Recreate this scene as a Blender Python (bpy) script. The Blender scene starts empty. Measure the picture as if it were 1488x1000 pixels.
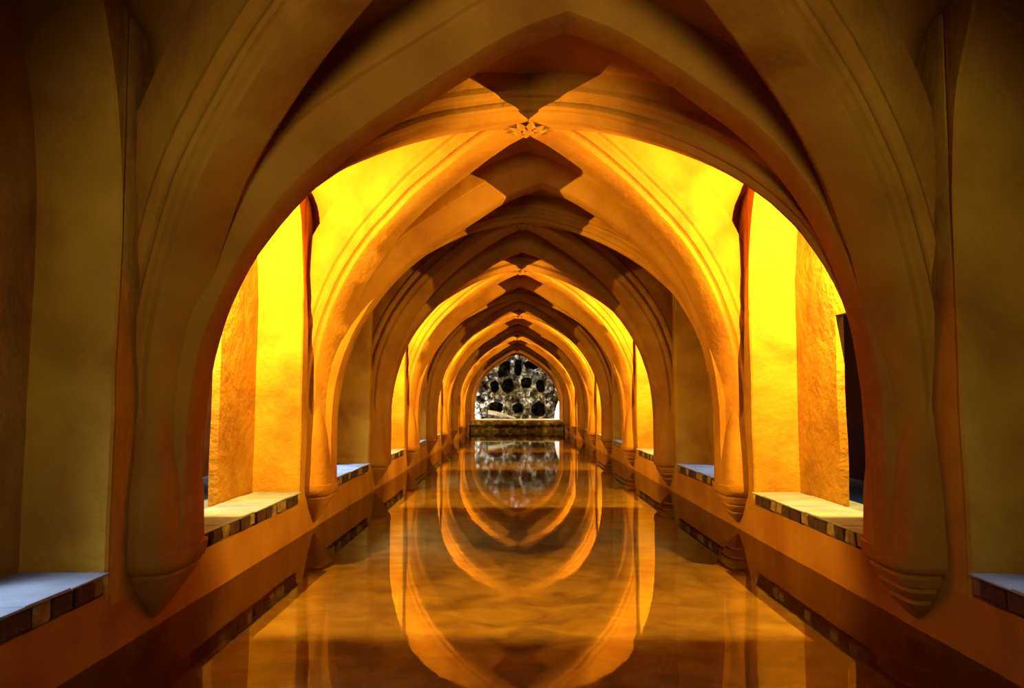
import bpy, bmesh, math, random
from mathutils import Vector, Matrix, noise

random.seed(7)
scene = bpy.context.scene
COL = scene.collection

# ------------------------------------------------------------------ camera, world, exposure
cam_data = bpy.data.cameras.new('camera')
cam = bpy.data.objects.new('camera', cam_data)
COL.objects.link(cam)
cam_data.sensor_width = 36.0
cam_data.lens = 26.6
cam_data.clip_start = 0.02
cam.location = (-0.115, 0.0, 1.30)
cam.rotation_euler = (math.radians(94.47), 0.0, math.radians(0.2))
scene.camera = cam

scene.view_settings.view_transform = 'Standard'
scene.view_settings.look = 'None'
scene.view_settings.gamma = 1.0
scene.view_settings.use_curve_mapping = False
scene.view_settings.exposure = 0.0
scene.cycles.max_bounces = 12
scene.cycles.diffuse_bounces = 6
scene.cycles.transparent_max_bounces = 8
scene.cycles.sample_clamp_indirect = 6.0
scene.cycles.caustics_reflective = False
scene.cycles.caustics_refractive = False

world = bpy.data.worlds.new('world')
scene.world = world
world.use_nodes = True
bgn = world.node_tree.nodes['Background']
bgn.inputs['Color'].default_value = (0.55, 0.72, 1.0, 1)
bgn.inputs['Strength'].default_value = 0.03

# ------------------------------------------------------------------ layout constants (metres, water surface at z = 0)
A = 2.0            # half span of the arches at the soffit
XW = 2.215         # pool side face of the walls
XB = 2.665          # back plane of the niches
P = 3.50           # bay length
Y0 = 1.00          # first transverse arch (beside the viewer)
NB = 10            # bays ahead of it
HP = 0.54          # half width of a pier
ZS = 0.44          # ledge height
YE = Y0 + P * NB   # end wall
YN = Y0 - P        # back end, behind the viewer
ZTOP = 4.9
def T(k): return Y0 + P * k
LAMP = {1, 3, 5, 7, 9}     # bays with lamps on their ledges

# ------------------------------------------------------------------ lights
def area(name, loc, direction, sx, sy, power, color, spread=180):
    d = bpy.data.lights.new(name, 'AREA')
    d.shape = 'RECTANGLE'; d.size = sx; d.size_y = sy
    d.energy = power; d.color = color
    d.spread = math.radians(spread)
    o = bpy.data.objects.new(name, d)
    COL.objects.link(o)
    o.location = loc
    o.rotation_euler = Vector(direction).to_track_quat('-Z', 'Y').to_euler()
    return o

WARM = (1.0, 0.67, 0.10)
DAY = (0.54, 0.73, 1.0)
LAMP_X, LAMP_Y, LAMP_Z = 2.555, 1.52, 2.76     # beside each lamp bay's window, hidden by the near pier
for k in range(NB):
    for sd in (-1, 1):
        if k in LAMP:
            d = bpy.data.lights.new('ledge_lamp', 'POINT')
            d.energy = 1150.0 if sd < 0 else 1250.0
            if k == 9: d.energy *= 0.3
            d.color = WARM; d.shadow_soft_size = 0.006
            o = bpy.data.objects.new('ledge_lamp', d); COL.objects.link(o)
            o.location = (sd * LAMP_X, T(k) + LAMP_Y, LAMP_Z)
for k in range(-1, NB):
    for sd in (-1, 1):
        pw = 135.0 if sd < 0 else 45.0
        if k in LAMP: pw *= 0.2
        elif k >= 2: pw *= 1.5
        elif k < 0: pw *= 0.3
        area('skylight', (sd * 3.40, T(k) + P / 2 - 0.25, 3.0), (-sd * 0.50, 0.10, -0.86), 0.7, 2.0, pw, DAY, 80)
# added daylight fill through an unseen opening behind the viewer, for the nearest arch
area('rear_daylight_fill', (0.0, YN - 0.60, 2.0), (0.0, 1.0, 0.22), 1.6, 1.0, 58.0, (0.95, 0.90, 0.55), 75)
# white lamps hidden at both sides of the grotto recess
area('grotto_lamp', (-2.28, YE + 0.48, 1.05), (0.75, 0.6, 0.15), 0.25, 0.6, 125.0, (1.0, 0.96, 0.90))
area('grotto_lamp', (2.28, YE + 0.48, 1.05), (-0.75, 0.6, 0.05), 0.25, 0.6, 200.0, (1.0, 0.97, 0.92))
area('grotto_lamp', (0.0, YE + 0.50, 4.0), (0.0, 0.75, -0.66), 2.6, 0.2, 34.0, (1.0, 0.96, 0.90))

# ------------------------------------------------------------------ materials
def mat(name):
    m = bpy.data.materials.new(name); m.use_nodes = True
    nt = m.node_tree; nt.nodes.clear()
    out = nt.nodes.new('ShaderNodeOutputMaterial')
    return m, nt, out
def N(nt, t, **kw):
    n = nt.nodes.new(t)
    for k, v in kw.items():
        if k.startswith('i_'):
            n.inputs[k[2:].replace('_', ' ')].default_value = v
        else: setattr(n, k, v)
    return n
def ramp(nt, fac, stops):
    r = N(nt, 'ShaderNodeValToRGB')
    e = r.color_ramp.elements
    while len(e) < len(stops): e.new(0.5)
    for el, (p, c) in zip(e, stops):
        el.position = p; el.color = (*c, 1)
    nt.links.new(fac, r.inputs['Fac'])
    return r
def noise_mat(name, stops, scale=2.0, detail=6.0, rough=0.85, bump=0.3, bump_scale=14.0, bump_dist=0.02, spec=0.2, stretch=(1, 1, 1), distort=0.3):
    m, nt, out = mat(name)
    tc = N(nt, 'ShaderNodeNewGeometry')
    mp = N(nt, 'ShaderNodeMapping'); mp.inputs['Scale'].default_value = stretch
    nt.links.new(tc.outputs['Position'], mp.inputs['Vector'])
    n1 = N(nt, 'ShaderNodeTexNoise'); n1.inputs['Scale'].default_value = scale
    n1.inputs['Detail'].default_value = detail; n1.inputs['Distortion'].default_value = distort
    nt.links.new(mp.outputs['Vector'], n1.inputs['Vector'])
    r = ramp(nt, n1.outputs['Fac'], stops)
    n2 = N(nt, 'ShaderNodeTexNoise'); n2.inputs['Scale'].default_value = bump_scale
    n2.inputs['Detail'].default_value = 7.0; n2.inputs['Roughness'].default_value = 0.6
    nt.links.new(mp.outputs['Vector'], n2.inputs['Vector'])
    b = N(nt, 'ShaderNodeBump'); b.inputs['Strength'].default_value = bump
    b.inputs['Distance'].default_value = bump_dist
    nt.links.new(n2.outputs['Fac'], b.inputs['Height'])
    bs = N(nt, 'ShaderNodeBsdfPrincipled')
    bs.inputs['Roughness'].default_value = rough
    bs.inputs['Specular IOR Level'].default_value = spec
    nt.links.new(r.outputs['Color'], bs.inputs['Base Color'])
    nt.links.new(b.outputs['Normal'], bs.inputs['Normal'])
    nt.links.new(bs.outputs['BSDF'], out.inputs['Surface'])
    return m

STUCCO = noise_mat('ochre_stucco', [(0.3, (0.225, 0.070, 0.003)), (0.5, (0.30, 0.111, 0.005)), (0.68, (0.345, 0.140, 0.008))],
                   scale=1.7, bump=0.5, bump_scale=8.0, bump_dist=0.03)
ROUGH = noise_mat('rough_ochre_stucco', [(0.3, (0.245, 0.088, 0.004)), (0.5, (0.34, 0.145, 0.007)), (0.68, (0.39, 0.180, 0.011))],
                  scale=2.0, bump=0.5, bump_scale=5.0, bump_dist=0.06)
PAVING = noise_mat('passage_paving', [(0.3, (0.09, 0.10, 0.13)), (0.7, (0.16, 0.17, 0.21))], scale=3.0)
DARKENED = noise_mat('darkened_stucco', [(0.3, (0.035, 0.007, 0.002)), (0.7, (0.055, 0.012, 0.003))], scale=2.0)  # right passage wall, its stucco colour darkened to look unlit
TILE = noise_mat('pale_ledge_tile', [(0.3, (0.13, 0.137, 0.165)), (0.6, (0.205, 0.213, 0.245)), (0.8, (0.26, 0.265, 0.29))],
                 scale=4.0, rough=0.55, bump=0.2, spec=0.35)
BRICK = noise_mat('dark_brick', [(0.3, (0.025, 0.010, 0.007)), (0.7, (0.075, 0.028, 0.016))], scale=12, bump=0.6, bump_scale=30)
PALE_BRICK = noise_mat('plastered_brick', [(0.3, (0.12, 0.065, 0.02)), (0.7, (0.33, 0.20, 0.07))], scale=14, bump=0.6, bump_scale=30)
MORTAR = noise_mat('mortar', [(0.3, (0.14, 0.08, 0.03)), (0.7, (0.27, 0.17, 0.065))], scale=9, bump=0.5, bump_scale=40)
FLOORM = noise_mat('pool_floor', [(0.32, (0.115, 0.050, 0.005)), (0.5, (0.18, 0.086, 0.008)), (0.68, (0.235, 0.120, 0.014))],
                   scale=2.6, detail=12, bump=0.4, bump_scale=18, stretch=(1, 1.2, 1), distort=0.8)
TUFA = noise_mat('tufa', [(0.36, (0.015, 0.014, 0.011)), (0.46, (0.085, 0.075, 0.045)), (0.55, (0.24, 0.225, 0.18)), (0.67, (0.76, 0.75, 0.74))],
                 scale=3.2, detail=10, bump=1.0, bump_scale=11, bump_dist=0.12, distort=0.4)
TUFA2 = noise_mat('tufa_stone', [(0.36, (0.03, 0.027, 0.018)), (0.48, (0.14, 0.125, 0.085)), (0.64, (0.56, 0.56, 0.55))],
                  scale=4.5, detail=8, bump=1.0, bump_scale=16, bump_dist=0.06)
LIME = noise_mat('white_lime', [(0.3, (0.78, 0.77, 0.72)), (0.7, (0.86, 0.85, 0.82))], scale=5, bump=0.3)
BONE = noise_mat('pale_stone', [(0.3, (0.36, 0.34, 0.29)), (0.7, (0.68, 0.66, 0.61))], scale=6, bump=0.5)
MOSS = noise_mat('mossy_stone', [(0.3, (0.02, 0.010, 0.004)), (0.5, (0.085, 0.045, 0.012)), (0.70, (0.30, 0.21, 0.07))],
                 scale=5, detail=10, bump=0.8, bump_scale=16)

# clear still water: mirror by Fresnel over a see-through body with a faint tint
WATER, nt, out = mat('still_water')
fr = N(nt, 'ShaderNodeFresnel'); fr.inputs['IOR'].default_value = 1.31
gl = N(nt, 'ShaderNodeBsdfGlossy'); gl.inputs['Roughness'].default_value = 0.03
tr = N(nt, 'ShaderNodeBsdfTransparent'); tr.inputs['Color'].default_value = (0.93, 0.90, 0.80, 1)
mx = N(nt, 'ShaderNodeMixShader')
geo = N(nt, 'ShaderNodeNewGeometry')
wn = N(nt, 'ShaderNodeTexNoise'); wn.inputs['Scale'].default_value = 2.2; wn.inputs['Detail'].default_value = 3
nt.links.new(geo.outputs['Position'], wn.inputs['Vector'])
wb = N(nt, 'ShaderNodeBump'); wb.inputs['Strength'].default_value = 0.035; wb.inputs['Distance'].default_value = 0.02
nt.links.new(wn.outputs['Fac'], wb.inputs['Height'])
nt.links.new(wb.outputs['Normal'], gl.inputs['Normal'])
nt.links.new(fr.outputs['Fac'], mx.inputs['Fac'])
nt.links.new(tr.outputs['BSDF'], mx.inputs[1]); nt.links.new(gl.outputs['BSDF'], mx.inputs[2])
nt.links.new(mx.outputs['Shader'], out.inputs['Surface'])

# ------------------------------------------------------------------ helpers
def link_mesh(name, bm, m, parent=None, smooth=False, loc=(0, 0, 0)):
    me = bpy.data.meshes.new(name)
    bmesh.ops.recalc_face_normals(bm, faces=bm.faces[:])
    bm.to_mesh(me); bm.free()
    me.materials.append(m)
    if smooth:
        for p in me.polygons: p.use_smooth = True
        try: me.set_sharp_from_angle(angle=math.radians(32))
        except Exception: pass
    o = bpy.data.objects.new(name, me)
    COL.objects.link(o)
    o.location = loc
    if parent: o.parent = parent
    return o
def tag(o, label, cat, group=None, kind=None):
    o['label'] = label
    if cat: o['category'] = cat
    if group: o['group'] = group
    if kind: o['kind'] = kind
    return o
def empty(name, loc):
    o = bpy.data.objects.new(name, None); COL.objects.link(o); o.location = loc
    return o
def wob(p, amt=0.012, f=1.7):
    v = noise.noise_vector(Vector(p) * f)
    w = noise.noise_vector(Vector(p) * f * 4.3 + Vector((9, 3, 5)))
    return Vector(p) + v * amt + w * amt * 0.3
def box(bm, x0, x1, y0, y1, z0, z1, step=0.16, amt=0.012, bevel=0.02):
    """a solid plastered block with softened, uneven faces"""
    b2 = bmesh.new()
    r = bmesh.ops.create_cube(b2, size=1.0)
    for v in b2.verts:
        v.co = Vector(((x0 + x1) / 2 + v.co.x * (x1 - x0), (y0 + y1) / 2 + v.co.y * (y1 - y0), (z0 + z1) / 2 + v.co.z * (z1 - z0)))
    if bevel: bmesh.ops.bevel(b2, geom=b2.edges[:], offset=bevel, segments=2, affect='EDGES', profile=0.5)
    if step:
        for ax, lo, hi in ((0, x0, x1), (1, y0, y1), (2, z0, z1)):
            n = int((hi - lo) / step)
            for i in range(1, n):
                co = Vector((0, 0, 0)); co[ax] = lo + (hi - lo) * i / n
                no = Vector((0, 0, 0)); no[ax] = 1
                bmesh.ops.bisect_plane(b2, geom=b2.verts[:] + b2.edges[:] + b2.faces[:], plane_co=co, plane_no=no)
        for v in b2.verts: v.co = wob(v.co, amt)
    me = bpy.data.meshes.new('tmp'); b2.to_mesh(me); b2.free()
    bm.from_mesh(me); bpy.data.meshes.remove(me)

# arch profile: (u = x / half span, z of the soffit), springer to crown
CTRL = [(1.0, 0.43), (1.0, 0.8), (0.995, 1.25), (0.965, 1.68), (0.895, 2.11), (0.785, 2.49), (0.62, 2.86), (0.40, 3.19), (0.18, 3.48), (0.0, 3.63)]
def catmull(pts, n):
    out = []
    q = [(2 * pts[0][0] - pts[1][0], 2 * pts[0][1] - pts[1][1])] + pts + [(2 * pts[-1][0] - pts[-2][0], 2 * pts[-1][1] - pts[-2][1])]
    for i in range(1, len(q) - 2):
        for j in range(n):
            t = j / n
            p = []
            for a in (0, 1):
                p0, p1, p2, p3 = q[i - 1][a], q[i][a], q[i + 1][a], q[i + 2][a]
                p.append(0.5 * (2 * p1 + (p2 - p0) * t + (2 * p0 - 5 * p1 + 4 * p2 - p3) * t * t + (3 * p1 - p0 - 3 * p2 + p3) * t ** 3))
            out.append(tuple(p))
    out.append(pts[-1])
    return out
PROF = catmull(CTRL, 4)
CTRLD = [(1.0, 0.43), (1.0, 0.9), (0.992, 1.45), (0.955, 1.93), (0.87, 2.37), (0.77, 2.68), (0.65, 2.94), (0.48, 3.205), (0.30, 3.42), (0.13, 3.57), (0.0, 3.64)]
PROFD = catmull(CTRLD, 4)
FINE = sorted(catmull(CTRL, 30), key=lambda p: p[0])
FINED = sorted(catmull(CTRLD, 30), key=lambda p: p[0])
def zlook(F, u):
    u = min(max(u, 0.0), 1.0)
    if u >= 0.9999: return F[-1][1] if F[-1][1] < 0.6 else 0.38
    lo, hi = 0, len(F) - 1
    while hi - lo > 1:
        mid = (lo + hi) // 2
        if F[mid][0] <= u: lo = mid
        else: hi = mid
    a, b = F[lo], F[hi]
    t = 0 if b[0] - a[0] < 1e-9 else (u - a[0]) / (b[0] - a[0])
    return a[1] + (b[1] - a[1]) * t
def zprof(u): return zlook(FINE, u)
def zprofd(u): return zlook(FINED, u)

def mirror_prof(h): return h + [(-s, d) for s, d in reversed(h)]
P_T = mirror_prof([(0.10, 0.0), (0.13, 0.012), (0.235, 0.18), (0.245, 0.21), (0.265, 0.225), (0.29, 0.60)])
P_D = mirror_prof([(0.125, 0.0), (0.145, 0.012), (0.155, 0.055), (0.168, 0.064), (0.192, 0.066), (0.208, 0.09), (0.205, 0.118), (0.195, 0.135), (0.20, 0.165), (0.226, 0.178), (0.241, 0.208), (0.236, 0.24), (0.232, 0.255), (0.265, 0.36), (0.27, 0.60)])

ORD = ['first', 'second', 'third', 'fourth', 'fifth', 'sixth', 'seventh', 'eighth', 'ninth', 'tenth', 'eleventh']
SIDE = {-1: 'left', 1: 'right'}

# ------------------------------------------------------------------ pool floor, water, dado walls
bm = bmesh.new()
nx, ny = 12, 90
g = [[bm.verts.new((-2.7 + 5.4 * i / nx, YN - 0.2 + (YE + 0.3 - YN) * j / ny, -0.42 + 0.012 * noise.noise(Vector((i * .7, j * .7, 0))))) for i in range(nx + 1)] for j in range(ny + 1)]
for j in range(ny):
    for i in range(nx): bm.faces.new((g[j][i], g[j][i + 1], g[j + 1][i + 1], g[j + 1][i]))
tag(link_mesh('floor', bm, FLOORM, smooth=True), 'ochre brown mottled pool bottom seen through the clear water', 'pool floor', kind='structure')

bm = bmesh.new()
vs = [bm.verts.new(c) for c in ((-2.30, YN, 0), (2.30, YN, 0), (2.30, YE - 0.05, 0), (-2.30, YE - 0.05, 0))]
bm.faces.new(vs)
tag(link_mesh('pool_water', bm, WATER), 'still clear pool water mirroring the arches down the nave', 'water', kind='structure')

for s in (-1, 1):
    bm = bmesh.new()
    x0, x1 = sorted((s * XW, s * (XB + 0.02)))
    box(bm, x0, x1, YN - 0.2, YE, -0.5, ZS - 0.124, step=0.30, amt=0.010, bevel=0.01)
    tag(link_mesh('wall_' + SIDE[s], bm, STUCCO, smooth=True), 'low %s ochre side wall rising from the water below the ledges' % SIDE[s], 'wall', kind='structure')
    # outer wall and floor of the daylit passage behind the niches
    bm = bmesh.new()
    x0, x1 = sorted((s * 3.85, s * 4.0))
    box(bm, x0, x1, YN - 0.2, YE, -0.5, 2.75, step=0.6, amt=0.01)
    tag(link_mesh('wall_%s_passage' % SIDE[s], bm, STUCCO if s < 0 else DARKENED, smooth=True), 'outer passage wall glimpsed through the %s window gaps' % SIDE[s], 'wall', kind='structure')
    bm = bmesh.new()
    x0, x1 = sorted((s * (XB + 0.02), s * 3.85))
    box(bm, x0, x1, YN - 0.2, YE, 0.2, ZS - 0.02, step=0, bevel=0)
    tag(link_mesh('floor_passage', bm, PAVING), 'pale passage paving behind the %s window gaps' % SIDE[s], 'paving', kind='structure')

# ------------------------------------------------------------------ vault webs, one per bay
US = [i / 14 for i in range(12)] + [0.82, 0.86, 0.90, 0.93, 0.955, 0.975, 0.99, 1.0]
US = sorted(set(US))
XH = 2.26
def znich(uy):           # opening arch at the wall, springing from the pier jambs
    return 2.32 + 0.78 * (zprof(min(1, abs(uy) * (P / 2) / (P / 2 - HP))) - 1.2)
def zweb(ux, uy):
    ux, uy = min(1, abs(ux)), min(1, abs(uy))
    if ux <= uy:
        w = 0 if ux > 0.999 else (1 - uy) / (1 - ux)
        return (zprof(ux) + 0.36) * (1 - w) + (zprofd(ux) + 0.36) * w
    w = (1 - ux) / (1 - uy)
    w = w * w * (3 - 2 * w) * 0.5 + w * 0.5
    return max(znich(uy), zprofd(uy) + 0.62, 3.5) * (1 - w) + (zprofd(uy) + 0.36) * w
def web(k):
    yc = T(k) + P / 2
    us = [-u for u in reversed(US[1:])] + US
    xs = [u * XH for u in us]
    ux = us
    bm = bmesh.new()
    grid = []
    for uy in us:
        row = []
        for x, u in zip(xs, ux):
            zz = zweb(u, uy)
            p = Vector((x, yc + uy * P / 2, zz))
            edge = abs(uy) > 0.999
            row.append(bm.verts.new(p + Vector((0, 0, 0.015 * noise.noise(p * 1.6)))))
        grid.append(row)
    for j in range(len(us) - 1):
        for i in range(len(xs) - 1):
            a, b, c, d = grid[j][i], grid[j][i + 1], grid[j + 1][i + 1], grid[j + 1][i]
            um = (ux[i] + ux[i + 1]) / 2; vm = (us[j] + us[j + 1]) / 2
            if um * vm > 0: bm.faces.new((a, b, c)); bm.faces.new((a, c, d))
            else: bm.faces.new((a, b, d)); bm.faces.new((b, c, d))
    bmesh.ops.remove_doubles(bm, verts=bm.verts[:], dist=1e-5)
    o = link_mesh('ceiling', bm, STUCCO, smooth=True)
    sm = o.modifiers.new('thick', 'SOLIDIFY'); sm.thickness = 0.12; sm.offset = 0
    return o
for k in range(-1, NB):
    o = web(k)
    if k == -1: lab = 'vault cells over the pool behind the viewer'
    elif k == 0: lab = 'dark brown vault cells directly over the viewer, before the nearest arch'
    elif k in LAMP: lab = 'lamp lit yellow vault cells of the %s bay beyond the nearest arch' % ORD[k - 1]
    else: lab = 'dim red brown vault cells of the %s bay beyond the nearest arch' % ORD[k - 1]
    tag(o, lab, 'vault', kind='structure')

# ------------------------------------------------------------------ piers, niche back walls
def zat(y, k):
    return zprof(min(1, abs(y - (T(k) + P / 2)) / (P / 2))) + 0.24
for k in range(0, NB + 1):
    for s in (-1, 1):
        bm = bmesh.new()
        x0, x1 = sorted((s * XW, s * XB))
        box(bm, x0, x1, T(k) - HP + 0.035, T(k) + HP - 0.035, ZS - 0.22, 3.75, step=0.13, amt=0.016, bevel=0.025)
        lab = 'ochre wall pier behind the %s foot of the %s' % (SIDE[s], 'arch beside the viewer' if k == 0 else '%s arch ahead' % ORD[k - 1])
        tag(link_mesh('pier', bm, ROUGH, smooth=True), lab, 'pier', 'wall piers along the pool', kind='structure')
for k in range(-1, NB):
    for s in (-1, 1):
        bm = bmesh.new()
        x0, x1 = sorted((s * XB, s * (XB + 0.07)))
        ya, yb, c = T(k) + HP, T(k + 1) - HP, T(k) + P / 2
        hg = 0.29 if k in LAMP else 0.72
        box(bm, x0, x1, c + hg, yb + HP, ZS - 0.1, 2.06, step=0.2, amt=0.012, bevel=0)     # beyond the window gap
        box(bm, x0, x1, ya - HP, c - hg, ZS - 0.1, 2.06, step=0.2, amt=0.012, bevel=0)     # before it
        box(bm, x0, x1, ya - HP, yb + HP, 2.06, ZTOP, step=0.2, amt=0.012, bevel=0)          # above it
        if k < 0: lab = 'niche back wall beside the %s, behind the viewer' % SIDE[s]
        else: lab = '%s back wall of the %s niche, %s' % (SIDE[s], ORD[k], 'glowing yellow under a lamp' if k in LAMP else 'dull ochre in daylight')
        back = tag(link_mesh('wall_%s_niche' % SIDE[s], bm, ROUGH, smooth=True), lab, 'wall', kind='structure')
        # jambs and arched soffit of the opening with the wall face above it, in one skin
        bm = bmesh.new()
        hj = P / 2 - HP
        one = [(hj, ZS - 0.16 + 0.11 * i) for i in range(12)] + [(hj * u, 2.32 + 0.78 * (z - 1.2)) for u, z in PROF if z > 0.75]
        line = [(d, z) for d, z in one] + [(-d, z) for d, z in reversed(one[:-1])]
        prev = None
        for d, z in line:
            y = c + d
            zt = max(z + 0.02, max(znich(d / (P / 2)), zprofd(abs(d) / (P / 2)) + 0.62, 3.5) + 0.3)
            dy = math.copysign(0.06, d) if abs(d) > hj - 1e-6 else 0.0
            row = [bm.verts.new(wob((s * (XB - (XB - XW) * i / 4 + 0.03), y, z), 0.014)) for i in range(4)]
            row += [bm.verts.new(wob((s * (XW + 0.012), y, z), 0.014)), bm.verts.new(wob((s * (XW - 0.002), y + math.copysign(0.012, d) * (1 if abs(d) > 0.05 else 0), z + 0.004), 0.012))]
            if dy: row += [bm.verts.new(wob((s * (XW + 0.012), y + dy, z), 0.012))]
            else: row += [bm.verts.new((s * (XW + 0.006), y, zt))]
            if prev:
                for a in range(6): bm.faces.new((prev[a], prev[a + 1], row[a + 1], row[a]))
            prev = row
        link_mesh('opening_arch', bm, ROUGH, back, smooth=True)

# ------------------------------------------------------------------ end walls
def arch_wall(name, y0, y1, opening, m, zbase=-0.5, half=2.75, ztop=ZTOP):
    """wall across the nave with an arched opening"""
    bm = bmesh.new()
    fr = []
    for y in (y0, y1):
        o = [bm.verts.new((x, y, z)) for x, z in opening]
        top = []
        for x, z in opening:
            top.append(bm.verts.new((math.copysign(half, x) if abs(x) > 1.6 else x * half / 1.6, y, z if (z < 2.4 and abs(x) > 1.6) else ztop)))
        fr.append((o, top))
    n = len(opening)
    for (o, t) in fr:
        for i in range(n - 1): bm.faces.new((o[i], o[i + 1], t[i + 1], t[i]))
    for i in range(n - 1):
        bm.faces.new((fr[0][0][i], fr[0][0][i + 1], fr[1][0][i + 1], fr[1][0][i]))
        bm.faces.new((fr[0][1][i], fr[0][1][i + 1], fr[1][1][i + 1], fr[1][1][i]))
    return link_mesh(name, bm, m)
half = [(max(u, 0.0) * 2.03, z) for u, z in PROF if z > 0.34]
half = [(2.03, -0.5), (2.03, 0.5)] + [p for p in half if p[1] > 0.6]
opening = half + [(-x, z) for x, z in reversed(half[:-1])]
o = arch_wall('wall_end', YE - 0.03, YE + 0.34, opening, STUCCO)
tag(o, 'far ochre end wall with a pointed opening before the rock grotto', 'wall', kind='structure')
# thin moulded frame round the far opening
bm = bmesh.new()
path = [(x - 0.005 * (1 if x > 0 else -1 if x < 0 else 0), YE - 0.06, z) for x, z in opening if z > 0.3]
rings = []
for i, p in enumerate(path):
    t = (Vector(path[min(i + 1, len(path) - 1)]) - Vector(path[max(i - 1, 0)])).normalized()
    nrm = Vector((0, 1, 0)).cross(t)
    if nrm.dot(Vector((p[0], 0, p[2] - 1.0))) < 0: nrm = -nrm
    rings.append([bm.verts.new(Vector(p) + Vector((0, sy, 0)) + nrm * d) for sy, d in ((0.03, -0.03), (-0.04, -0.02), (-0.06, 0.03), (-0.03, 0.07), (-0.05, 0.11), (0.03, 0.13))])
for a, b in zip(rings, rings[1:]):
    for j in range(6): bm.faces.new((a[j], a[(j + 1) % 6], b[(j + 1) % 6], b[j]))
tag(link_mesh('trim_1', bm, STUCCO, smooth=True), 'thin ochre moulding framing the far pointed opening', 'moulding', kind='structure')
bm = bmesh.new()
for c in ((-4.0, -1.15, -0.5, ZTOP), (1.15, 4.0, -0.5, ZTOP), (-1.15, 1.15, -0.5, 1.3), (-1.15, 1.15, 3.4, ZTOP)):  # middle left open, added to let the rear fill light in
    box(bm, c[0], c[1], YN - 0.3, YN - 0.05, c[2], c[3], step=0, bevel=0)
tag(link_mesh('wall_back', bm, STUCCO), 'ochre wall closing the pool behind the viewer', 'wall', kind='structure')

# ------------------------------------------------------------------ ledges with brick edges
def brick_mesh(name, m, ln, seed):
    rnd = random.Random(seed)
    bm = bmesh.new()
    bmesh.ops.create_cube(bm, size=1.0)
    for v in bm.verts: v.co = Vector((v.co.x * 0.16, v.co.y * ln, v.co.z * 0.092))
    bmesh.ops.bevel(bm, geom=bm.edges[:], offset=0.009, segments=1, affect='EDGES')
    for v in bm.verts: v.co += Vector((rnd.uniform(-1, 1), rnd.uniform(-1, 1), rnd.uniform(-1, 1))) * 0.006
    me = bpy.data.meshes.new(name); bm.to_mesh(me); bm.free()
    me.materials.append(m)
    return me
BR = [(brick_mesh('brick', BRICK, 0.15, i), 0.15) for i in range(3)] + [(brick_mesh('brick', BRICK, 0.19, 7 + i), 0.19) for i in range(2)]
BP = [(brick_mesh('brick', PALE_BRICK, 0.12, 20 + i), 0.12) for i in range(3)]
for k in range(0, NB):
    for s in (-1, 1):
        ya, yb = T(k) + HP + 0.030, T(k + 1) - HP - 0.030
        root = empty('ledge', (s * XW, (ya + yb) / 2, ZS - 0.11))
        def L(x, y, z): return (x - root.location.x, y - root.location.y, z - root.location.z)
        n = 7
        for i in range(n):       # paving slabs on top
            bm = bmesh.new()
            a = ya + (yb - ya) * i / n; b = ya + (yb - ya) * (i + 1) / n
            x0, x1 = sorted((s * (XW - 0.035), s * (XB - 0.025)))
            box(bm, x0, x1, a + 0.002, b - 0.002, ZS - 0.012, ZS + 0.003 * ((i * 37) % 3), step=0, bevel=0.005)
            for v in bm.verts: v.co = Vector(L(*v.co)) + Vector((0.006 * noise.noise(v.co * 7), 0, 0))
            link_mesh('slab', bm, TILE, root)
        bm = bmesh.new()
        x0, x1 = sorted((s * (XW - 0.005), s * (XB - 0.025)))
        box(bm, x0, x1, ya, yb, ZS - 0.108, ZS - 0.013, step=0.1, amt=0.006, bevel=0.006)
        for v in bm.verts: v.co = Vector(L(*v.co))
        link_mesh('mortar_bed', bm, MORTAR, root)
        y = ya + 0.02; q = k * 3 + (0 if s < 0 else 5)
        rnd = random.Random(100 + k * 2 + s)
        run = 0
        while y < yb - 0.13:
            if run < 2 and rnd.random() < 0.82: me, ln = rnd.choice(BR); run += 1
            else: me, ln = rnd.choice(BP); run = 0
            if y + ln > yb: break
            if k <= 3:
                b = bpy.data.objects.new('brick', me); COL.objects.link(b); b.parent = root
                b.location = L(s * (XW + 0.055 + rnd.uniform(-.008, .008)), y + ln / 2, ZS - 0.061)
                b.rotation_euler = (rnd.uniform(-.03, .03), 0, rnd.uniform(-.03, .03))
            y += ln + rnd.uniform(0.012, 0.035)
        look = 'yellow under the lamp' if k in LAMP else ('blue grey in daylight' if s < 0 else 'dull grey in weak daylight')
        where = 'beside the viewer, before the nearest arch' if k == 0 else 'in the %s bay past that arch' % ORD[k - 1]
        tag(root, 'brick edged %s ledge %s, %s' % (SIDE[s], where, look), 'ledge', 'brick edged ledges of the niches')

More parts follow.
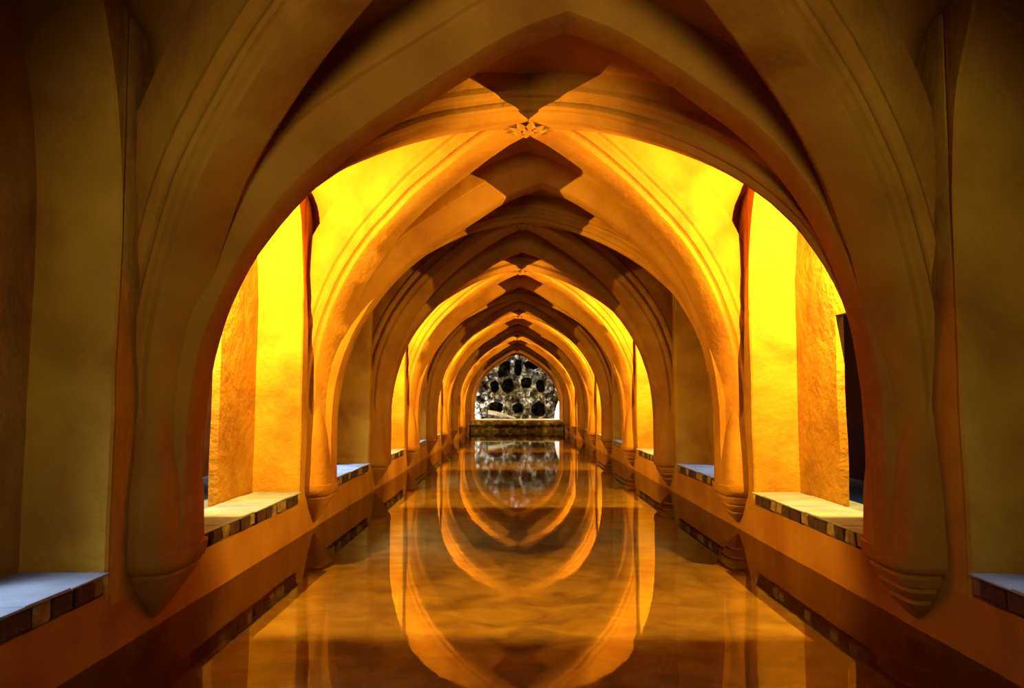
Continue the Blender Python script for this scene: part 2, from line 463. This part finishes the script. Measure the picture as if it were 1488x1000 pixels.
# ------------------------------------------------------------------ transverse arches with corbels
def corbel_mesh(plain):
    """half round tapering corbel, against a wall whose face is x = 0, growing toward +x"""
    if plain: sec = [(0.47, 0.345, 0.226), (0.42, 0.34, 0.224), (0.385, 0.325, 0.215), (0.36, 0.30, 0.20), (0.35, 0.275, 0.18), (0.335, 0.285, 0.188), (0.28, 0.245, 0.16), (0.20, 0.165, 0.11), (0.12, 0.085, 0.06), (0.07, 0.03, 0.03)]
    else: sec = [(0.47, 0.345, 0.226), (0.42, 0.34, 0.224), (0.385, 0.325, 0.215), (0.365, 0.30, 0.20), (0.355, 0.27, 0.175), (0.335, 0.285, 0.188), (0.285, 0.255, 0.165), (0.275, 0.225, 0.14), (0.255, 0.235, 0.15),
                 (0.205, 0.19, 0.12), (0.195, 0.16, 0.10), (0.175, 0.17, 0.108), (0.12, 0.10, 0.07), (0.07, 0.03, 0.03)]
    bm = bmesh.new(); rings = []
    for z, w, d in sec:
        ring = [bm.verts.new((-0.05, -w, z))]
        for i in range(13):
            a = math.pi * (i / 12 - 0.5)
            e = 0.55
            ca, sa = math.cos(a), math.sin(a)
            ring.append(bm.verts.new(wob((d * abs(ca) ** e, w * math.copysign(abs(sa) ** e, sa), z), 0.006, 5)))
        ring.append(bm.verts.new((-0.05, w, z)))
        rings.append(ring)
    for a, b in zip(rings, rings[1:]):
        for j in range(len(a) - 1): bm.faces.new((a[j], a[j + 1], b[j + 1], b[j]))
    bm.faces.new(rings[0][::-1]); bm.faces.new(rings[-1])
    return bm
SKEW = {1: 0.21, 2: 0.17}
tcolor = {1: 'olive brown in the shade', 2: 'orange flanked with a dark crown'}
for k in range(0, NB):
    y = T(k); sk = SKEW.get(k, 0.0)
    if k == 0: lab = 'dim transverse arch beside the viewer, overhead out of sight'
    else: lab = '%s pointed transverse arch ahead, %s' % (ORD[k - 1], tcolor.get(k, 'lit from the bay before it' if (k - 1) in LAMP else 'red brown in shade'))
    root = empty('transverse_arch', (0, y, 0))
    bm = bmesh.new()
    right = [(u * A + sk * (1 - u ** 2.2), 0, z) for u, z in PROF]
    left = [(-u * A + sk * (1 - u ** 2.2), 0, z) for u, z in PROF]
    path = left + right[::-1][1:]
    rings = []
    sweep_pts = []
    # both halves as one moulded band
    n = len(path)
    for i, p in enumerate(path):
        t = (Vector(path[min(i + 1, n - 1)]) - Vector(path[max(i - 1, 0)])).normalized()
        nrm = Vector((-t.z, 0, t.x))
        rings.append([bm.verts.new(wob(Vector((p[0], s_, p[2])) + nrm * d + Vector((0, y, 0)), 0.014) - Vector((0, y, 0))) for s_, d in P_T])
    for a, b in zip(rings, rings[1:]):
        for j in range(len(P_T)): bm.faces.new((a[j], a[(j + 1) % len(P_T)], b[(j + 1) % len(P_T)], b[j]))
    bm.faces.new(rings[0]); bm.faces.new(rings[-1][::-1])
    link_mesh('arch_band', bm, STUCCO, root, smooth=True)
    for s in (-1, 1):
        bm = corbel_mesh(s < 0)
        for v in bm.verts: v.co.x = s * (XW - v.co.x)
        c = link_mesh('corbel', bm, STUCCO, root, smooth=True)
        # shaft that gathers the ribs above the corbel
        bm = bmesh.new(); rr = []
        for z, w, d in ((0.46, 0.345, 0.225), (0.75, 0.335, 0.215), (1.0, 0.31, 0.19), (1.3, 0.27, 0.14), (1.7, 0.22, 0.06), (2.1, 0.18, -0.02)):
            ring = []
            for i in range(13):
                a = math.pi * (i / 12 - 0.5); ca, sa = math.cos(a), math.sin(a)
                ring.append(bm.verts.new((s * (XW + 0.04 - (d + 0.02) * abs(ca) ** 0.45), w * math.copysign(abs(sa) ** 0.6, sa), z)))
            rr.append(ring)
        for a, b in zip(rr, rr[1:]):
            for j in range(12): bm.faces.new((a[j], a[j + 1], b[j + 1], b[j]))
            bm.faces.new((a[12], a[0], b[0], b[12]))
        bm.faces.new(rr[0][::-1]); bm.faces.new(rr[-1])
        link_mesh('shaft', bm, STUCCO, root, smooth=True)
    tag(root, lab, 'arch', 'pointed transverse arches over the pool', kind='structure')

# ------------------------------------------------------------------ crossing diagonal ribs with carved bosses
def boss_mesh():
    bm = bmesh.new()
    for i in range(8):           # ring of small leaves round a bud
        a = i * math.pi / 4 + 0.2
        ca, sa = math.cos(a), math.sin(a)
        pts = [(0.03, 0, -0.045), (0.10, 0.045, -0.035), (0.175, 0, -0.012), (0.10, -0.045, -0.035), (0.10, 0, -0.06), (0.10, 0, 0.03)]
        v = [bm.verts.new((x * ca - y_ * sa, x * sa + y_ * ca, z)) for x, y_, z in pts]
        for f in ((0, 1, 4), (1, 2, 4), (2, 3, 4), (3, 0, 4), (0, 5, 1), (1, 5, 2), (2, 5, 3), (3, 5, 0)): bm.faces.new([v[j] for j in f])
    r = bmesh.ops.create_icosphere(bm, subdivisions=2, radius=0.055)
    for v in r['verts']: v.co.z = v.co.z * 0.7 - 0.03
    return bm
for k in range(-1, NB):
    yc = T(k) + P / 2
    root = empty('crossed_ribs', (0, yc, 3.64))
    for sx in (-1, 1):
        for sy in (-1, 1):
            pts = []
            b0 = P / 2 - 0.175
            for u, z in PROFD:
                pts.append(Vector((sx * u * (A + 0.075 * u), yc + sy * (b0 * u if u < 1 else b0), z)))
            hdir = Vector((sx * A, sy * b0, 0)).normalized()
            side = Vector((-hdir.y, hdir.x, 0))
            bm = bmesh.new()
            rings = []
            n = len(pts)
            for i, p in enumerate(pts):
                if i == n - 1: t = (pts[i] - pts[i - 1]).normalized()
                else: t = (pts[min(i + 1, n - 1)] - pts[max(i - 1, 0)]).normalized()
                # outward normal within the vertical plane of the rib
                th = t.dot(hdir); nrm = (hdir * t.z - Vector((0, 0, 1)) * th).normalized()
                if i == n - 1: nrm = Vector((0, 0, 1))
                rings.append([bm.verts.new(wob(p + side * s_ + nrm * d, 0.012) - root.location) for s_, d in P_D])
            for a, b in zip(rings, rings[1:]):
                for j in range(len(P_D)): bm.faces.new((a[j], a[(j + 1) % len(P_D)], b[(j + 1) % len(P_D)], b[j]))
            bm.faces.new(rings[0]); bm.faces.new(rings[-1][::-1])
            link_mesh('rib', bm, STUCCO, root, smooth=True)
    bm = bmesh.new(); box(bm, -0.17, 0.17, -0.17, 0.17, 0.005, 0.5, step=0, bevel=0.02)
    link_mesh('keystone', bm, STUCCO, root)
    b = link_mesh('boss', boss_mesh(), STUCCO, root, loc=(0, 0, -0.01))
    if k < 0: lab = 'crossed diagonal ribs overhead, behind the viewer'
    elif k == 0: lab = 'moulded diagonal ribs rising in the dark before the nearest arch'
    elif k in LAMP: lab = 'lit yellow diagonal ribs meeting at a leaf boss, %s bay beyond the nearest arch' % ORD[k - 1]
    else: lab = 'shaded red brown diagonal ribs, %s bay beyond the nearest arch' % ORD[k - 1]
    tag(root, lab, 'vault ribs', 'diagonal ribs of the vault bays', kind='structure')

# ------------------------------------------------------------------ unseen floodlight housings, added to shield the lamps and shape their shadows
METAL = noise_mat('black_metal', [(0.3, (0.018, 0.018, 0.018)), (0.7, (0.03, 0.03, 0.03))], scale=8, rough=0.5, bump=0.05)
def plate(bm, c, th):
    a = [Vector(p) for p in c]
    n = (a[1] - a[0]).cross(a[3] - a[0]).normalized() * th
    v0 = [bm.verts.new(p - n) for p in a]; v1 = [bm.verts.new(p + n) for p in a]
    bm.faces.new(v0[::-1]); bm.faces.new(v1)
    for i in range(4): bm.faces.new((v0[i], v0[(i + 1) % 4], v1[(i + 1) % 4], v1[i]))
for k in sorted(LAMP):
    for sd in (-1, 1):
        root = empty('floodlight', (sd * LAMP_X, T(k) + LAMP_Y, LAMP_Z))
        i_ = -sd
        bm = bmesh.new()
        box(bm, -0.075, 0.075, -0.07, -0.012, 0.0, 0.11, step=0, bevel=0.003)
        box(bm, -0.09, 0.09, -0.07, -0.012, -0.13, 0.0, step=0, bevel=0.003)
        link_mesh('lamp_shield', bm, METAL, root)
        bm = bmesh.new()
        xa, xb = sorted((sd * 0.07, sd * (XB - LAMP_X - 0.006)))
        box(bm, xa, xb, -0.055, -0.025, -0.02, 0.02, step=0, bevel=0.004)
        link_mesh('bracket', bm, METAL, root)
        tag(root, 'added black floodlight shield over the %s window gap of the %s bay' % (SIDE[sd], ORD[k - 1]), 'lamp', 'added floodlight shields in the niches')

# ------------------------------------------------------------------ grotto at the far end
GY = YE + 1.25
gs = GY / 1100.0
def gp(cx, cy):   # photograph measurement -> x, z on the rock face
    px, py = cx / 7.14 + 670, cy / 7.14 + 500
    return (px - 748) * gs - 0.115, 1.3 + (586 - py) * gs
HOLES = [(445, 265, 52, 72, 0.5), (595, 250, 30, 72, 0.0), (730, 222, 62, 34, -0.5), (350, 445, 38, 52, 0), (487, 435, 52, 66, 0),
         (678, 405, 46, 48, 0), (828, 440, 36, 54, 0), (362, 660, 66, 44, 0), (590, 668, 46, 44, 0), (803, 675, 60, 68, 0)]
root = empty('grotto', (0, GY, 0.5))
bm = bmesh.new()
NX, NZ = 130, 100
g = []
for j in range(NZ + 1):
    row = []
    for i in range(NX + 1):
        x = -2.42 + 4.84 * i / NX; z = 0.42 + 3.70 * j / NZ
        p = Vector((x, z, 0))
        d = 0.20 * noise.noise(p * 1.3) + 0.14 * noise.noise(p * 3.1 + Vector((4, 4, 1))) + 0.09 * noise.noise(p * 7.5) + 0.05 * noise.noise(p * 15)
        d += 0.10 * abs(noise.noise(Vector((x * 6, z * 0.8, 3)))) * (1 if z < 2.0 else 0.3)
        y = -d - 0.25 * (x / 2.4) ** 2
        for hx, hy, rx, ry, sl in HOLES:
            cx, cz = gp(hx, hy)
            ax, az = 1.22 * rx / 7.14 * gs, 1.18 * ry / 7.14 * gs
            dx, dz = (x - cx), (z - cz)
            dx -= sl * dz * 0.6
            r = ((abs(dx) / ax) ** 2.6 + (abs(dz) / az) ** 2.6) ** (1 / 2.6) + 0.22 * noise.noise(Vector((x * 5, z * 5, 8)))
            if r < 1.0: y += 1.25 * min(1, (1.0 - r) / 0.16)
        row.append(bm.verts.new((x, y, z - 0.5)))
    g.append(row)
for j in range(NZ):
    for i in range(NX): bm.faces.new((g[j][i], g[j][i + 1], g[j + 1][i + 1], g[j + 1][i]))
link_mesh('rock_face', bm, TUFA, root, smooth=False)
# separate stones bedded in the rock face, between the hollows
smesh = []
for q in range(6):
    bm = bmesh.new(); bmesh.ops.create_icosphere(bm, subdivisions=2, radius=1.0)
    for v in bm.verts: v.co *= 1 + 0.45 * noise.noise(v.co * 1.6 + Vector((q * 5, 0, 0))) + 0.15 * noise.noise(v.co * 4)
    me = bpy.data.meshes.new('stone'); bm.to_mesh(me); bm.free(); me.materials.append(TUFA2 if q % 2 else TUFA); smesh.append(me)
rnd = random.Random(5)
cnt = 0
while cnt < 110:
    x, z = rnd.uniform(-2.05, 2.05), rnd.uniform(0.55, 3.75)
    ok = True
    for hx, hy, rx, ry, sl in HOLES:
        cx, cz = gp(hx, hy)
        if abs(x - cx) < rx / 7.14 * gs + 0.15 and abs(z - cz) < ry / 7.14 * gs + 0.15: ok = False
    if not ok:
        if rnd.random() < 0.995: cnt += 0
        continue
    o = bpy.data.objects.new('stone', rnd.choice(smesh)); COL.objects.link(o); o.parent = root
    sc = rnd.uniform(0.07, 0.15)
    o.location = (x, -0.10 - 0.25 * (x / 2.4) ** 2, z - 0.5)
    o.scale = (sc * rnd.uniform(.8, 1.4), sc, sc * rnd.uniform(.8, 1.3))
    o.rotation_euler = (rnd.uniform(0, 6), rnd.uniform(0, 6), rnd.uniform(0, 6))
    cnt += 1
# pale fallen slab lying along the foot of the rock
bm = bmesh.new()
pa, pb, pc = gp(285, 700), gp(420, 722), gp(560, 762)
prev = None; rr = []
for i in range(13):
    t = i / 12
    x = (1 - t) ** 2 * pa[0] + 2 * t * (1 - t) * pb[0] + t * t * pc[0]
    z = (1 - t) ** 2 * pa[1] + 2 * t * (1 - t) * pb[1] + t * t * pc[1]
    r = 0.115 * (1 - 0.72 * abs(t - 0.3) ** 1.3 * 1.6)
    rr.append([bm.verts.new(wob((x, -0.55 + 0.11 * math.cos(a), z - 0.5 - 0.02 + r * math.sin(a)), 0.02, 5)) for a in [h * math.pi / 4 for h in range(8)]])
for a, b in zip(rr, rr[1:]):
    for j in range(8): bm.faces.new((a[j], a[(j + 1) % 8], b[(j + 1) % 8], b[j]))
bm.faces.new(rr[0]); bm.faces.new(rr[-1][::-1])
o = link_mesh('fallen_stone', bm, BONE, root, smooth=True); o['label'] = 'long pale stone lying at the foot of the rock'
# white lime floor and right jamb of the recess
bm = bmesh.new(); box(bm, -2.42, 2.42, YE + 0.37, GY + 0.9, 0.1, 0.535, step=0.25, amt=0.01, bevel=0.01)
for v in bm.verts: v.co -= root.location
o = link_mesh('lime_floor', bm, LIME, root); o['label'] = 'bright white lime floor in front of the rock'
bm = bmesh.new()
pts = [(2.42, 0.5), (1.80, 0.5), (1.84, 0.85), (1.92, 1.15), (2.02, 1.42), (2.42, 1.8)]
fa = [bm.verts.new((x, -0.62 + 0.02 * i, z - 0.5)) for i, (x, z) in enumerate(pts)]
fb = [bm.verts.new((x, -0.1, z - 0.5)) for x, z in pts]
bm.faces.new(fa); bm.faces.new(fb[::-1])
for i in range(6): bm.faces.new((fa[i], fa[(i + 1) % 6], fb[(i + 1) % 6], fb[i]))
o = link_mesh('lime_jamb', bm, LIME, root); o['label'] = 'white limed patch up the right side'
tag(root, 'rough grey tufa rock grotto with dark hollows behind the far arch', 'grotto')
# shell round the recess
bm = bmesh.new()
box(bm, -2.75, -2.45, YE + 0.34, GY + 1.6, 0.0, ZTOP, step=0, bevel=0)
box(bm, 2.45, 2.75, YE + 0.34, GY + 1.6, 0.0, ZTOP, step=0, bevel=0)
box(bm, -2.75, 2.75, YE + 0.34, GY + 1.6, 4.15, ZTOP, step=0, bevel=0)
box(bm, -2.75, 2.75, GY + 1.6, GY + 1.8, 0.0, ZTOP, step=0, bevel=0)
tag(link_mesh('wall_grotto', bm, MOSS), 'dark stone shell enclosing the rock grotto recess', 'wall', kind='structure')

# mossy stone curb that closes the pool before the grotto
bm = bmesh.new()
prof = [(-0.62, -0.5), (-0.62, 0.20), (-0.66, 0.24), (-0.70, 0.30), (-0.70, 0.40), (-0.66, 0.455), (-0.55, 0.475), (-0.06, 0.49), (-0.06, -0.5)]
rings = []
for i in range(41):
    x = -2.15 + 4.3 * i / 40
    rings.append([bm.verts.new(wob((x, YE + a, z), 0.02, 3.5) if z > -0.4 else (x, YE + a, z)) for a, z in prof])
for a, b in zip(rings, rings[1:]):
    for j in range(len(prof)): bm.faces.new((a[j], a[(j + 1) % len(prof)], b[(j + 1) % len(prof)], b[j]))
bm.faces.new(rings[0]); bm.faces.new(rings[-1][::-1])
for v in bm.verts: v.co.y -= YE
o = link_mesh('stone_curb', bm, MOSS, smooth=True, loc=(0, YE, 0))
tag(o, 'dark mossy stone curb across the far end of the pool', 'curb')
